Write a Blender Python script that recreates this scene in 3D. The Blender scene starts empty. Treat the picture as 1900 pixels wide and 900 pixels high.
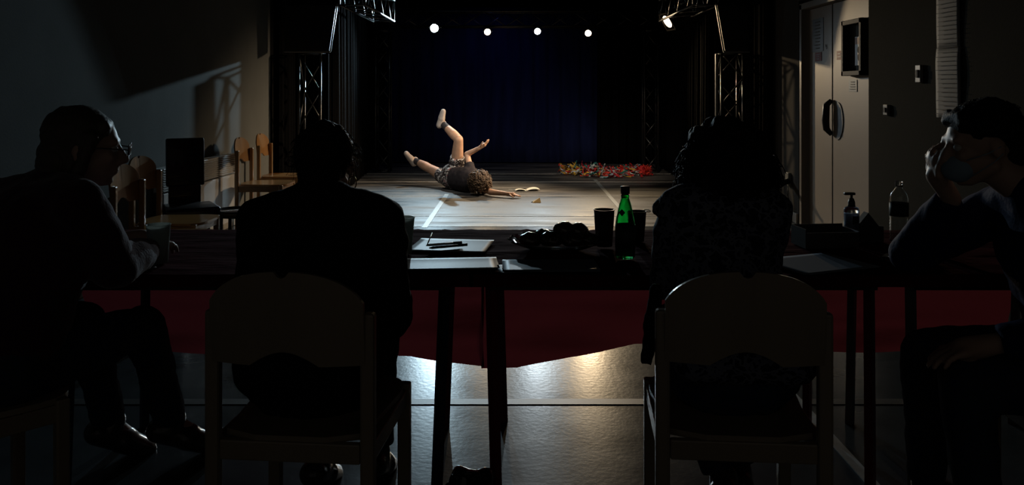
import bpy, bmesh, math, random
from mathutils import Vector, Matrix, Euler, noise
random.seed(7)
S = bpy.context.scene
COL = S.collection
V = Vector
PI = math.pi

# ---------------------------------------------------------------- camera
CAM_Z = 1.33
cd = bpy.data.cameras.new('camera'); cam = bpy.data.objects.new('camera', cd); COL.objects.link(cam)
cam.location = (0, 0, CAM_Z); cam.rotation_euler = (PI/2, 0, 0)
cd.sensor_fit = 'HORIZONTAL'; cd.sensor_width = 36.0; cd.lens = 36.0*1500/1900
cd.shift_x = -9/1900; cd.shift_y = -282/1900
cd.clip_start = 0.05; cd.clip_end = 100
S.camera = cam
def at(px, py, Y):                      # measured picture point at depth Y -> place in the room
    return V(((px-959)/1500*Y, Y, CAM_Z-(py-168)/1500*Y))

# ---------------------------------------------------------------- world, exposure
w = bpy.data.worlds.new('world'); S.world = w; w.use_nodes = True
w.node_tree.nodes['Background'].inputs[0].default_value = (0.85, 0.78, 0.68, 1)
w.node_tree.nodes['Background'].inputs[1].default_value = 0.031
S.view_settings.view_transform = 'Standard'; S.view_settings.look = 'None'
S.view_settings.exposure = 0.0; S.view_settings.gamma = 1.0; S.view_settings.use_curve_mapping = False

# lamps on the trusses: x, y, z, colour, watts, spot angle, aim point
COOL = (0.62, 0.86, 1.0); WARM = (1.0, 0.74, 0.44); NEUT = (0.80, 0.93, 1.0); FRONT = (1.0, 0.80, 0.58)
BACK_LAMPS = [
    (-1.32, 12.95, 2.33, COOL, 470, 74, (-2.0, 7.6, 0.3), 'cool white stage lamp, brightest of the row on the back truss'),
    (-0.47, 12.95, 2.27, WARM, 130, 62, (-0.1, 9.8, 0.0), 'warm stage lamp on back truss beside the brightest one'),
    ( 0.33, 12.95, 2.28, NEUT, 270, 56, ( 0.7, 7.0, 0.2), 'small cool stage lamp between the two warm ones on back truss'),
    ( 1.14, 12.95, 2.25, WARM, 340, 60, ( 2.2, 7.7, 0.1), 'warm stage lamp at the end of the back truss row nearest the doors'),
]
LIGHTS = {}
def spot(name, loc, aim, color, watts, angle, size=0.05, blend=0.9):
    d = bpy.data.lights.new(name, 'SPOT'); d.color = color; d.energy = watts
    d.spot_size = math.radians(angle); d.spot_blend = blend; d.shadow_soft_size = size
    o = bpy.data.objects.new(name, d); COL.objects.link(o); o.location = loc
    o.rotation_euler = (V(aim)-V(loc)).to_track_quat('-Z', 'Y').to_euler()
    return o

# ---------------------------------------------------------------- materials
def mat(name, c, rough=0.5, metal=0.0, var=0.0, vscale=8.0, stretch=(1,1,1), bump=0.0, bscale=30.0, spec=0.5,
        trans=0.0, coat=0.0, emit=None, es=0.0, sheen=0.0, rvar=0.0, c2=None, ior=1.45, alpha=1.0):
    m = bpy.data.materials.new(name); m.use_nodes = True
    nt = m.node_tree; N = nt.nodes; L = nt.links; b = N['Principled BSDF']
    c = tuple(c)+(1,)
    b.inputs['Base Color'].default_value = c; b.inputs['Roughness'].default_value = rough
    b.inputs['Metallic'].default_value = metal; b.inputs['Specular IOR Level'].default_value = spec
    b.inputs['Transmission Weight'].default_value = trans; b.inputs['Coat Weight'].default_value = coat
    b.inputs['IOR'].default_value = ior; b.inputs['Sheen Weight'].default_value = sheen
    b.inputs['Alpha'].default_value = alpha
    if emit: b.inputs['Emission Color'].default_value = tuple(emit)+(1,); b.inputs['Emission Strength'].default_value = es
    if var or bump or rvar:
        tc = N.new('ShaderNodeTexCoord'); mp = N.new('ShaderNodeMapping'); mp.inputs['Scale'].default_value = stretch
        L.new(tc.outputs['Object'], mp.inputs['Vector'])
        if var or rvar:
            n = N.new('ShaderNodeTexNoise'); n.inputs['Scale'].default_value = vscale; n.inputs['Detail'].default_value = 6
            L.new(mp.outputs[0], n.inputs['Vector'])
            rp = N.new('ShaderNodeValToRGB'); rp.color_ramp.elements[0].position = 0.3; rp.color_ramp.elements[1].position = 0.7
            lo = [x*(1-var) for x in c[:3]]+[1]; hi = (list(c2)+[1]) if c2 else [min(1, x*(1+var)) for x in c[:3]]+[1]
            rp.color_ramp.elements[0].color = lo; rp.color_ramp.elements[1].color = hi
            L.new(n.outputs['Fac'], rp.inputs['Fac'])
            if var: L.new(rp.outputs['Color'], b.inputs['Base Color'])
            if rvar:
                mr = N.new('ShaderNodeMapRange'); mr.inputs['From Min'].default_value = .3; mr.inputs['From Max'].default_value = .7
                mr.inputs['To Min'].default_value = rough-rvar; mr.inputs['To Max'].default_value = rough+rvar
                L.new(n.outputs['Fac'], mr.inputs['Value']); L.new(mr.outputs[0], b.inputs['Roughness'])
        if bump:
            n2 = N.new('ShaderNodeTexNoise'); n2.inputs['Scale'].default_value = bscale; n2.inputs['Detail'].default_value = 5
            L.new(mp.outputs[0], n2.inputs['Vector'])
            bp = N.new('ShaderNodeBump'); bp.inputs['Strength'].default_value = bump; bp.inputs['Distance'].default_value = 0.01
            L.new(n2.outputs['Fac'], bp.inputs['Height']); L.new(bp.outputs[0], b.inputs['Normal'])
    return m

M = {}
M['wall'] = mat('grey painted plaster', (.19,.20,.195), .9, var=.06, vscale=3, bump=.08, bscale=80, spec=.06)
M['wall_far'] = mat('mid grey wall paint', (.10,.095,.09), .9, bump=.08, bscale=80, spec=.06)  # darker grey for the far stretch of the door-side wall
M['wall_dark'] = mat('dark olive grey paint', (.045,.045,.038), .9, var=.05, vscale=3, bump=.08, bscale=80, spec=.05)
M['black_wall'] = mat('black painted wall', (.012,.012,.012), .95, bump=.1, spec=.04)
M['lino'] = mat('grey sheet floor', (.040,.048,.053), .24, var=.25, vscale=3.5, bump=.05, bscale=45, rvar=.03, spec=.12)
M['mat'] = mat('worn black dance floor vinyl', (.062,.062,.062), .50, var=.7, vscale=2.2, stretch=(.55,2.6,1), bump=.30, bscale=9, rvar=.14, spec=.24, c2=(.185,.182,.178))
M['tape'] = mat('pale floor tape', (.30,.33,.34), .45, var=.15, vscale=20)
M['seam'] = mat('shiny seam tape', (.62,.60,.55), .35, var=.1, vscale=9)
M['seam_dark'] = mat('dull grey seam strip', (.05,.05,.048), .42, var=.3, vscale=9, spec=.4)
M['base'] = mat('cream skirting board', (.42,.40,.36), .5, var=.05)
M['door'] = mat('beige door laminate', (.42,.36,.30), .5, var=.05, vscale=2)
M['door_frame'] = mat('beige painted steel frame', (.30,.26,.22), .45)
M['dark_frame'] = mat('dark brown frame', (.028,.02,.017), .6, spec=.15)
M['paper'] = mat('white paper', (.36,.41,.42), .5, var=.03)
M['paper_dim'] = mat('greyish paper', (.20,.23,.28), .5, var=.03)
M['paper_wall'] = mat('ruled wall paper sheet', (.30,.30,.29), .7, var=.05)
M['ink'] = mat('dark print', (.05,.05,.05), .8)
M['ink_soft'] = mat('faint grey print', (.21,.21,.205), .8)
M['red'] = mat('red sticker', (.33,.03,.02), .6)
M['orange'] = mat('orange print', (.40,.17,.09), .6)
M['switch'] = mat('white switch plastic', (.36,.36,.33), .4)
M['steel'] = mat('brushed steel', (.55,.55,.53), .3, metal=1)
M['alu'] = mat('dulled aluminium tube', (.14,.14,.14), .38, metal=1)
M['chord'] = mat('dark truss tube', (.10,.10,.10), .35, metal=.9)
M['black_metal'] = mat('black powder-coated metal', (.018,.018,.02), .45)
M['black_gloss'] = mat('black gloss metal', (.02,.02,.02), .25, coat=.3)
M['lamp_can'] = mat('bronze black lamp can', (.06,.048,.038), .35, metal=.6)
M['drape'] = mat('black stage serge', (.006,.006,.0065), 1.0, var=.2, vscale=30, spec=.03)
M['navy'] = mat('midnight blue backdrop cloth', (.02,.027,.09), 1.0, spec=.03, var=.25, vscale=3, stretch=(3,1,.4))
M['cabinet'] = mat('textured black cabinet paint', (.02,.02,.02), .5, bump=.15, bscale=200)
M['edge'] = mat('lit edge and pole grey', (.22,.22,.21), .45)  # grey of the slim pole; on the speakers it paints the lit edge
M['wood'] = mat('orange warm-lit lacquered beech', (.44,.215,.065), .28, var=.18, vscale=5, stretch=(1,1,.15), coat=.35)  # warm lamplight put into the beech of the wall chairs
M['wood2'] = mat('warm-lit beech frame', (.36,.20,.08), .3, var=.15, vscale=6, stretch=(2,2,.15), coat=.3)
M['wood_dim'] = mat('pale dim-lit beech plywood', (.32,.26,.19), .32, var=.12, vscale=5, stretch=(1,1,.2), coat=.25)  # same beech with the dim light put into its colour
M['darkchair'] = mat('dark brown upholstery', (.022,.012,.010), .4, var=.2, coat=.2)
M['blackwood'] = mat('black lacquered wood', (.03,.022,.02), .25, coat=.4)
M['white_metal'] = mat('white enamelled steel', (.75,.74,.72), .25)
M['cup'] = mat('translucent white plastic', (.62,.68,.68), .3, trans=.35, ior=1.3)
M['clear'] = mat('clear plastic', (.92,.95,.95), .05, trans=1.0, ior=1.42)
M['water'] = mat('water', (.95,.98,1), .02, trans=1.0, ior=1.33)
M['glass'] = mat('cut glass', (.93,.96,.96), .05, trans=1.0, ior=1.45)
M['green'] = mat('green bottle glass', (.06,.62,.22), .08, trans=1.0, ior=1.18)
M['dark_label'] = mat('dark bottle label', (.02,.035,.03), .6)
M['cap'] = mat('black bottle cap', (.02,.02,.02), .4)
M['dark_cup'] = mat('dark brown drinking cup', (.030,.020,.016), .4)
M['bun'] = mat('dark chocolate glaze', (.06,.032,.020), .16, var=.3, vscale=20, bump=.5, bscale=30, coat=1.0)
M['wrap'] = mat('clear cling wrap', (.9,.92,.92), .08, trans=1.0, ior=1.05, bump=.5, bscale=40)
M['blue_liquid'] = mat('pale blue gel', (.25,.34,.50), .2, var=.05)
M['card'] = mat('grey cardboard', (.10,.10,.095), .8, spec=.15)
M['carton_edge'] = mat('pale blue carton panel', (.30,.36,.45), .6)
M['table'] = mat('dark table top edge', (.035,.02,.02), .5)
M['leg_red'] = mat('dark red table leg enamel', (.20,.02,.03), .35)
M['leg_navy'] = mat('navy blue table leg enamel', (.02,.03,.07), .35)
M['leg_grey'] = mat('grey table leg enamel', (.17,.16,.15), .35)
M['skin'] = mat('light skin', (.60,.36,.24), .5, var=.06, vscale=20)
M['skin_dim'] = mat('fair skin', (.50,.33,.25), .5, var=.06, vscale=20)
M['black_cloth'] = mat('black jacket cloth', (.010,.010,.011), .9, bump=.2, bscale=60, spec=.15)
M['plum'] = mat('plum wool jumper', (.055,.018,.040), .9, sheen=.3, bump=.3, bscale=120, spec=.15)
M['denim'] = mat('dark denim', (.020,.032,.060), .8, var=.2, vscale=60, bump=.2, bscale=200)
M['navy_jacket'] = mat('navy blue jacket', (.008,.012,.06), .8, bump=.2, bscale=60, spec=.15)
M['hair_dark'] = mat('dark hair', (.012,.009,.008), .6, spec=.2, bump=.4, bscale=90, stretch=(3,3,1))
M['hair_grey'] = mat('ash brown hair', (.10,.085,.07), .45, bump=.5, bscale=70, stretch=(3,3,.5))
M['hair_curl'] = mat('curly brown hair', (.14,.085,.055), .5, var=.5, vscale=25, bump=.6, bscale=60, c2=(.22,.15,.10))
M['tee'] = mat('charcoal t-shirt', (.042,.036,.040), .85, var=.15, vscale=15, bump=.3, bscale=25, spec=.15)
M['sock'] = mat('dark grey sock', (.05,.045,.05), .9, bump=.3, bscale=150)
M['shoe'] = mat('cream suede trainer', (.55,.47,.42), .8, var=.08, vscale=30)
M['shoe_stripe'] = mat('dark shoe stripe', (.03,.03,.035), .7)
M['shoe_dark'] = mat('dark leather trainer', (.05,.045,.04), .25, coat=.4, var=.4, vscale=30)
M['shoe_sole'] = mat('pale rubber sole', (.45,.42,.40), .6)
M['mask'] = mat('pale blue paper mask', (.30,.42,.52), .8)
M['eye'] = mat('eye white', (.55,.55,.52), .2)
M['lens'] = mat('spectacle glass', (.9,.95,.95), .02, trans=1.0, ior=1.1)
M['gold'] = mat('gold metal', (.6,.42,.2), .25, metal=1)
M['pen'] = mat('black pen plastic', (.015,.015,.02), .2, coat=.5)
M['bag'] = mat('shiny black bag', (.015,.014,.013), .15, coat=.6, bump=.5, bscale=14)
M['yellow_paper'] = mat('yellowed paper', (.62,.45,.18), .6)
M['cream_paper'] = mat('cream paper', (.88,.85,.76), .6)

def add_translucent(m, c, f):
    nt = m.node_tree; N = nt.nodes; L = nt.links; t = N.new('ShaderNodeBsdfTranslucent'); t.inputs[0].default_value = tuple(c)+(1,)
    mx = N.new('ShaderNodeMixShader'); mx.inputs[0].default_value = f
    L.new(N['Principled BSDF'].outputs[0], mx.inputs[1]); L.new(t.outputs[0], mx.inputs[2]); L.new(mx.outputs[0], N['Material Output'].inputs['Surface'])
M['cup'] = mat('translucent white plastic', (.62,.68,.68), .35); add_translucent(M['cup'], (.60,.63,.58), .6)
def emissive(name, c, s):
    return mat(name, c, .3, emit=c, es=s)

def leopard(name, base, spots, scale, w=.35):
    m = mat(name, base, .85); nt = m.node_tree; N = nt.nodes; L = nt.links; b = N['Principled BSDF']
    tc = N.new('ShaderNodeTexCoord'); n = N.new('ShaderNodeTexNoise'); n.inputs['Scale'].default_value = scale; n.inputs['Detail'].default_value = 3
    vo = N.new('ShaderNodeTexVoronoi'); vo.feature = 'DISTANCE_TO_EDGE'; vo.inputs['Scale'].default_value = scale
    add = N.new('ShaderNodeMixRGB'); add.inputs[0].default_value = .12
    L.new(tc.outputs['Object'], add.inputs[1]); L.new(n.outputs['Color'], add.inputs[2]); L.new(add.outputs[0], vo.inputs['Vector'])
    L.new(tc.outputs['Object'], n.inputs['Vector'])
    r = N.new('ShaderNodeValToRGB'); r.color_ramp.interpolation = 'CONSTANT'
    r.color_ramp.elements[0].color = tuple(spots)+(1,); r.color_ramp.elements[1].position = w*.35; r.color_ramp.elements[1].color = tuple(base)+(1,)
    L.new(vo.outputs['Distance'], r.inputs['Fac']); L.new(r.outputs[0], b.inputs['Base Color'])
    return m
M['leopard'] = leopard('navy blouse with pale spots', (.012,.014,.030), (.14,.15,.20), 24, .30)

def floral(name):
    m = mat(name, (.03,.02,.02), .75); nt = m.node_tree; N = nt.nodes; L = nt.links; b = N['Principled BSDF']
    tc = N.new('ShaderNodeTexCoord'); n = N.new('ShaderNodeTexNoise'); n.inputs['Scale'].default_value = 8; n.inputs['Detail'].default_value = 3; n.inputs['Distortion'].default_value = 2.2
    L.new(tc.outputs['Object'], n.inputs['Vector'])
    r = N.new('ShaderNodeValToRGB'); r.color_ramp.interpolation = 'CONSTANT'; e = r.color_ramp.elements
    e[0].position = 0; e[0].color = (.025,.015,.018,1); e[1].position = .535; e[1].color = (.85,.80,.76,1)
    a = e.new(.585); a.color = (.03,.02,.02,1); a = e.new(.62); a.color = (.42,.04,.04,1); a = e.new(.66); a.color = (.5,.48,.45,1); a = e.new(.40); a.color=(.3,.28,.27,1); a = e.new(.43); a.color=(.03,.02,.02,1)
    L.new(n.outputs['Fac'], r.inputs['Fac']); L.new(r.outputs[0], b.inputs['Base Color'])
    return m
M['floral'] = floral('black shorts cloth with white and red flowers')

def cloth_mat():
    m = mat('burgundy satin tablecloth', (.13,.014,.019), .9, var=.15, vscale=5, bump=.7, bscale=6, stretch=(1,3,1), spec=.03)
    nt = m.node_tree; N = nt.nodes; L = nt.links; b = N['Principled BSDF']; out = N['Material Output']
    t = N.new('ShaderNodeBsdfTranslucent'); t.inputs[0].default_value = (.12,.018,.022,1)
    mx = N.new('ShaderNodeMixShader'); mx.inputs[0].default_value = .5
    L.new([n_ for n_ in N if n_.type=='BUMP'][0].outputs[0], t.inputs['Normal']); L.new(b.outputs[0], mx.inputs[1]); L.new(t.outputs[0], mx.inputs[2]); L.new(mx.outputs[0], out.inputs['Surface'])
    return m
M['tablecloth'] = cloth_mat()

# ---------------------------------------------------------------- object helpers
def link(name, me, m=None, parent=None, smooth=False, loc=None):
    o = bpy.data.objects.new(name, me); COL.objects.link(o)
    if m is not None:
        for x in (m if isinstance(m, (list, tuple)) else [m]): me.materials.append(x)
    if parent: o.parent = parent
    if loc is not None: o.location = loc
    if smooth and len(me.polygons): me.polygons.foreach_set('use_smooth', [True]*len(me.polygons))
    return o
def tag(o, label=None, cat=None, group=None, kind=None):
    if label: o['label'] = label
    if cat: o['category'] = cat
    if group: o['group'] = group
    if kind: o['kind'] = kind
    return o
def empty(name, loc, label, cat, group=None, rz=0, parent=None):
    o = bpy.data.objects.new(name, None); COL.objects.link(o); o.location = loc; o.rotation_euler = (0,0,rz)
    o.empty_display_size = .05
    return tag(o, label, cat, group)
def copy_tree(o, parent=None):
    c = o.copy(); COL.objects.link(c)
    if parent: c.parent = parent
    for ch in list(o.children): copy_tree(ch, c)
    return c
class MB:
    def __init__(s): s.bm = bmesh.new()
    def box(s, c, d, rot=None, bev=0):
        r = bmesh.ops.create_cube(s.bm, size=1)['verts']
        mt = Matrix.Translation(V(c)) @ ((rot if isinstance(rot, Matrix) else Euler(rot).to_matrix().to_4x4()) if rot is not None else Matrix()) @ Matrix.Diagonal((*d,1))
        bmesh.ops.transform(s.bm, matrix=mt, verts=r)
        if bev:
            es = list({e for v in r for e in v.link_edges})
            bmesh.ops.bevel(s.bm, geom=es, offset=bev, segments=2, affect='EDGES', profile=.5)
        return s
    def tube(s, pts, r, n=8, cap=True):
        pts = [V(p) for p in pts]; rr = r if isinstance(r, (list, tuple)) else [r]*len(pts)
        rings = []; prev = None
        for i, p in enumerate(pts):
            t = (pts[min(i+1, len(pts)-1)]-pts[max(i-1, 0)]).normalized()
            if prev is None:
                a = V((0,0,1)) if abs(t.z) < .9 else V((1,0,0)); u = t.cross(a).normalized()
            else:
                u = (prev - t*prev.dot(t)).normalized()
            prev = u; vv = t.cross(u)
            rings.append([s.bm.verts.new(p+(u*math.cos(k*2*PI/n)+vv*math.sin(k*2*PI/n))*rr[i]) for k in range(n)])
        for a, b in zip(rings, rings[1:]):
            for k in range(n): s.bm.faces.new((a[k], a[(k+1)%n], b[(k+1)%n], b[k]))
        if cap: s.bm.faces.new(rings[0][::-1]); s.bm.faces.new(rings[-1])
        return s
    def lathe(s, prof, c=(0,0,0), n=32, scal=0, nsc=12):
        c = V(c); rings = []
        for r, z in prof:
            rings.append([s.bm.verts.new(c+V((r*(1+scal*math.cos(nsc*k*2*PI/n)*(1 if r > .1 else 0))*math.cos(k*2*PI/n), r*(1+scal*math.cos(nsc*k*2*PI/n)*(1 if r > .1 else 0))*math.sin(k*2*PI/n), z))) for k in range(n)])
        for a, b in zip(rings, rings[1:]):
            for k in range(n): s.bm.faces.new((a[k], a[(k+1)%n], b[(k+1)%n], b[k]))
        if prof[0][0] > 1e-5: s.bm.faces.new(rings[0][::-1])
        if prof[-1][0] > 1e-5: s.bm.faces.new(rings[-1])
        bmesh.ops.remove_doubles(s.bm, verts=s.bm.verts, dist=1e-6)
        return s
    def ball(s, c, r, sub=2, rot=None):
        vs = bmesh.ops.create_icosphere(s.bm, subdivisions=sub, radius=1)['verts']
        r = r if isinstance(r, (tuple, list, V)) else (r,r,r)
        bmesh.ops.transform(s.bm, matrix=Matrix.Translation(V(c)) @ (rot if rot is not None else Matrix()) @ Matrix.Diagonal((*r,1)), verts=vs)
        return s
    def build(s, name, m, parent=None, smooth=False):
        bmesh.ops.recalc_face_normals(s.bm, faces=s.bm.faces)
        me = bpy.data.meshes.new(name); s.bm.to_mesh(me); s.bm.free()
        return link(name, me, m, parent, smooth)
def grid_mesh(name, f, nu, nv, m, parent=None, thick=0.0):
    vs = [f(i/nu, j/nv) for j in range(nv+1) for i in range(nu+1)]
    fs = [(j*(nu+1)+i, j*(nu+1)+i+1, (j+1)*(nu+1)+i+1, (j+1)*(nu+1)+i) for j in range(nv) for i in range(nu)]
    me = bpy.data.meshes.new(name); me.from_pydata([tuple(v) for v in vs], [], fs); me.update()
    o = link(name, me, m, parent, True)
    if thick: md = o.modifiers.new('thickness', 'SOLIDIFY'); md.thickness = thick; md.offset = 0
    return o
def struct(name, o): o.name = name; tag(o, kind='structure'); return o

# ================================================================= ROOM
def room_box(name, c, d, m, parent=None):
    return MB().box(c, d).build(name, m, parent)
fl = room_box('floor', (0, 3.4, -.05), (5.7, 9.0, .1), M['lino'])      # y -1.1 .. 7.9
tag(fl, 'grey sheet floor of the hall with a seam strip', kind='structure')
tag(room_box('ceiling', (0, 7.1, 3.15), (6.2, 16.6, .1), M['black_wall']), kind='structure')
tag(room_box('wall_left', (-2.86, 4.05, 1.55), (.1, 10.3, 3.1), M['wall']), kind='structure')
tag(room_box('wall_left_stage', (-2.86, 12.3, 1.55), (.1, 6.2, 3.1), M['black_wall']), kind='structure')
tag(room_box('wall_right_stage', (2.98, 12.1, 1.55), (.1, 6.6, 3.1), M['black_wall']), kind='structure')
tag(room_box('wall_back', (0, 15.45, 1.55), (6.1, .1, 3.1), M['black_wall']), kind='structure')
# wall on the door side: far grey stretch, door recess, nearer dark stretch standing proud
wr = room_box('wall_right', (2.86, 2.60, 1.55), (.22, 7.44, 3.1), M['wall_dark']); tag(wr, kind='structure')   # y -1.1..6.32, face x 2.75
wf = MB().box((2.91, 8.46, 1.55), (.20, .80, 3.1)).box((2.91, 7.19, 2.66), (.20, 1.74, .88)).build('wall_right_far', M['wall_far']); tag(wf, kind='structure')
# dance floor rolls (stage)
ys = [7.9, 8.55, 10.17, 11.75, 12.9, 15.4]
for a, b in zip(ys, ys[1:]):
    o = MB().box((0, (a+b)/2, -.05), (5.7, b-a-.0005, .1)).build('vinyl_sheet', M['mat'], fl)
for y, wd in ((7.915, .02), (8.55, .012), (10.17, .02), (11.75, .03), (12.9, .03)):
    MB().box((0, y, .0016), (5.5, wd, .003)).build('seam_tape', M['seam'], fl)
MB().box((0, 3.45, .0016), (5.5, .060, .003)).build('seam_strip', M['seam_dark'], fl)
MB().box((-.895, 9.1, .0026), (.055, 2.55, .003)).build('tape_line', M['tape'], fl)
MB().box((1.165, 9.95, .0026), (.05, 4.2, .003)).build('tape_line', M['tape'], fl)
MB().box((1.20, 3.4, .0026), (.045, 2.2, .003)).build('tape_line', M['tape'], fl)

tag(MB().box((-2.80, 4.0, .055), (.02, 10.2, .11), bev=.004).build('baseboard_left', M['base']), kind='structure')
tag(MB().box((2.80, 8.47, .05), (.02, .80, .10), bev=.004).build('baseboard_right', M['base']), kind='structure')

# door
d1 = bpy.data.objects.new('door_1', None); COL.objects.link(d1); d1.location = (2.86, 7.2, 0); tag(d1, kind='structure')
def dchild(o): o.matrix_parent_inverse = Matrix.Translation((-2.86, -7.2, 0)); return o
dchild(MB().box((2.87, 7.985, 1.09), (.14, .06, 2.18), bev=.004).box((2.87, 7.19, 2.155), (.14, 1.66, .06), bev=.004).build('door_frame', M['door_frame'], d1))
leaf1 = dchild(MB().box((2.885, 7.63, 1.06), (.04, .56, 2.115), bev=.003).build('door_leaf', M['door'], d1))
leaf2 = dchild(MB().box((2.885, 6.86, 1.06), (.04, .93, 2.115), bev=.003).build('door_leaf', M['door'], d1))
dchild(MB().box((2.885, 7.34, 1.06), (.03, .022, 2.1)).build('meeting_gap', M['ink'], d1))
X0 = 2.864
def wall_pt(px, py, x=X0):
    Y = x*1500/(px-959); return V((x, Y, CAM_Z-(py-168)/1500*Y))
def wall_panel(name, px0, px1, py0, py1, m, parent=None, x=X0, th=.003, ref=None):
    a = wall_pt(px0, py0, x); b = wall_pt(px1, py1, x); r = wall_pt(px0, py1, x)
    z0 = r.z; z1 = a.z
    o = MB().box((x-th/2, (a.y+b.y)/2, (z0+z1)/2), (th, abs(a.y-b.y), abs(z1-z0))).build(name, m, parent)
    return o, a.y, b.y, z0, z1
# steel push plate and dark lever at the meeting of the leaves
pl = MB()
Yc, Zc = 7.22, 1.06
ring = [(Yc - .13*math.sin(t), Zc + .17*math.cos(t)) for t in [k*PI/16 for k in range(17)]]
vs = [pl.bm.verts.new((X0-.006, y, z)) for y, z in ring]; pl.bm.faces.new(vs)
r = bmesh.ops.extrude_face_region(pl.bm, geom=pl.bm.faces[:]); bmesh.ops.translate(pl.bm, vec=(.005,0,0), verts=[v for v in r['geom'] if isinstance(v, bmesh.types.BMVert)])
dchild(pl.build('push_plate', M['paper_dim'], d1))
dchild(MB().tube([(X0-.012,7.33,1.24),(X0-.045,7.36,1.2),(X0-.05,7.37,1.06),(X0-.045,7.36,.98),(X0-.012,7.33,.93)], [.02,.03,.034,.03,.018], 10).build('door_handle', M['black_metal'], d1, True))
# framed vision window in the wide leaf
fr = empty('picture_frame', (X0, 6.77, 1.7), 'dark framed notice case on the beige door with masked face poster', 'frame')
def rel(o, root): o.matrix_parent_inverse = root.matrix_basis.inverted(); return o
root_inv = lambda r: Matrix.Translation(-r.location)
def rel(o, r):
    o.matrix_parent_inverse = (Matrix.Translation(r.location) @ Euler(r.rotation_euler).to_matrix().to_4x4()).inverted(); return o
z0, z1, y0, y1 = 1.455, 1.925, 6.57, 6.97
b = MB()
for c, dd in (((X0-.035,(y0+y1)/2,z1-.02),(.07,y1-y0,.04)), ((X0-.035,(y0+y1)/2,z0+.02),(.07,y1-y0,.04)), ((X0-.035,y0+.02,(z0+z1)/2),(.07,.04,z1-z0)), ((X0-.035,y1-.02,(z0+z1)/2),(.07,.04,z1-z0))):
    b.box(c, dd, bev=.004)
rel(b.build('frame', M['dark_frame'], fr), fr)
rel(MB().box((X0-.008,(y0+y1)/2,(z0+z1)/2), (.01,y1-y0-.04,z1-z0-.04)).build('back_panel', M['card'], fr), fr)
po = rel(MB().box((X0-.016,6.72,1.66), (.003,.17,.24)).build('poster', M['paper_dim'], fr), fr)
rel(MB().box((X0-.019,6.72,1.745), (.002,.16,.055)).build('poster_banner', M['orange'], fr), fr)
rel(MB().ball((X0-.018,6.72,1.635), (.002,.035,.055)).build('poster_face', M['skin_dim'], fr), fr)
rel(MB().ball((X0-.0205,6.72,1.608), (.002,.03,.032)).ball((X0-.0195,6.72,1.668), (.002,.038,.03)).build('poster_mask', M['ink'], fr), fr)
# paper notices
def notice(name, px0, px1, py0, py1, m, label, lines=0, lm=None, x=X0, wide=.7):
    o, ya, yb, za, zb = wall_panel(name, px0, px1, py0, py1, m, x=x)
    tag(o, label, 'notice')
    if lines:
        b = MB(); h = (zb-za)/(lines+1)
        for k in range(lines):
            ww = abs(ya-yb)*wide*(random.uniform(.6,1))
            b.box((x-.0045, (ya+yb)/2, zb-h*(k+1)), (.002, ww, h*.28))
        b.build('print_lines', lm or M['ink'], o)
    return o
n1 = notice('paper_notice', 1508, 1528, 37, 97, M['paper_dim'], 'tall pale sheet of small signs on the narrow door leaf', 9, M['ink_soft'], wide=.6)
MB().box((X0-.005, 7.48, 1.745), (.002, .03, .008), (.8,0,0)).box((X0-.005, 7.475, 1.735), (.002, .008, .05), (-.5,0,0)).build('arrow_mark', M['ink'], n1)
notice('red_sticker', 1513, 1524.5, 98, 114, M['red'], 'red sticker with pale lines on the narrow door leaf', 3, M['paper_dim'])
notice('red_sticker', 1553, 1563, 95, 111, M['red'], 'red sticker with pale lines beside the dark framed case', 2, M['paper_dim'])
notice('door_sign', 1575.5, 1590.5, 148, 170, M['paper'], 'small white sign under the framed case on the door', 4, M['ink_soft'])
# switches
def plate(px0, px1, py0, py1, label):
    Y = 2.75*1500/((px0+px1)/2-959); a = wall_pt(px0, py0, 2.75); b_ = wall_pt(px1, py1, 2.75)
    c = V((2.75, (a.y+b_.y)/2, (a.z+b_.z)/2)); h = a.z-b_.z; wd = a.y-b_.y
    e = empty('light_switch', (2.75, c.y, c.z), label, 'switch')
    rel(MB().box((2.739, c.y, c.z), (.022, max(.07, wd*.7), h), bev=.004).build('switch_plate', M['switch'], e), e)
    rel(MB().box((2.725, c.y, c.z), (.010, .03, h*.45), bev=.002).build('rocker', M['switch'] if h > .12 else M['ink_soft'], e), e)
plate(1702, 1715, 121, 153, 'tall pale wall switch between the door and the paper sheets')
plate(1642.5, 1652.5, 194, 214, 'small pale wall switch low beside the door')
# long paper sheets on the dark wall
def sheet(y0, y1, z0, z1, label, curl):
    e = grid_mesh('wall_sheet', lambda u, v: V((2.742-.012*abs(math.sin(v*PI*1.0+curl))*v-.004*math.sin(u*PI), y1+(y0-y1)*u+.003*math.sin(v*9), z0+(z1-z0)*v)), 8, 14, M['paper_wall'], thick=.002)
    tag(e, label, 'paper')
    b = MB(); n = int((z1-z0)/.028) if 1 else 0
    for k in range(n):
        b.box((2.724, (y0+y1)/2+random.uniform(-.01,.01), z1-.03-k*.028), (.001, (y1-y0)*random.uniform(.55,.85), .0035))
    b.build('print_lines', M['ink_soft'], e)
sheet(5.00, 5.275, 1.60, 2.25, 'upper of the two long paper sheets on the dark wall', .4)
sheet(4.99, 5.28, 1.155, 1.603, 'lower of the two long paper sheets on the dark wall', 0)
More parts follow.
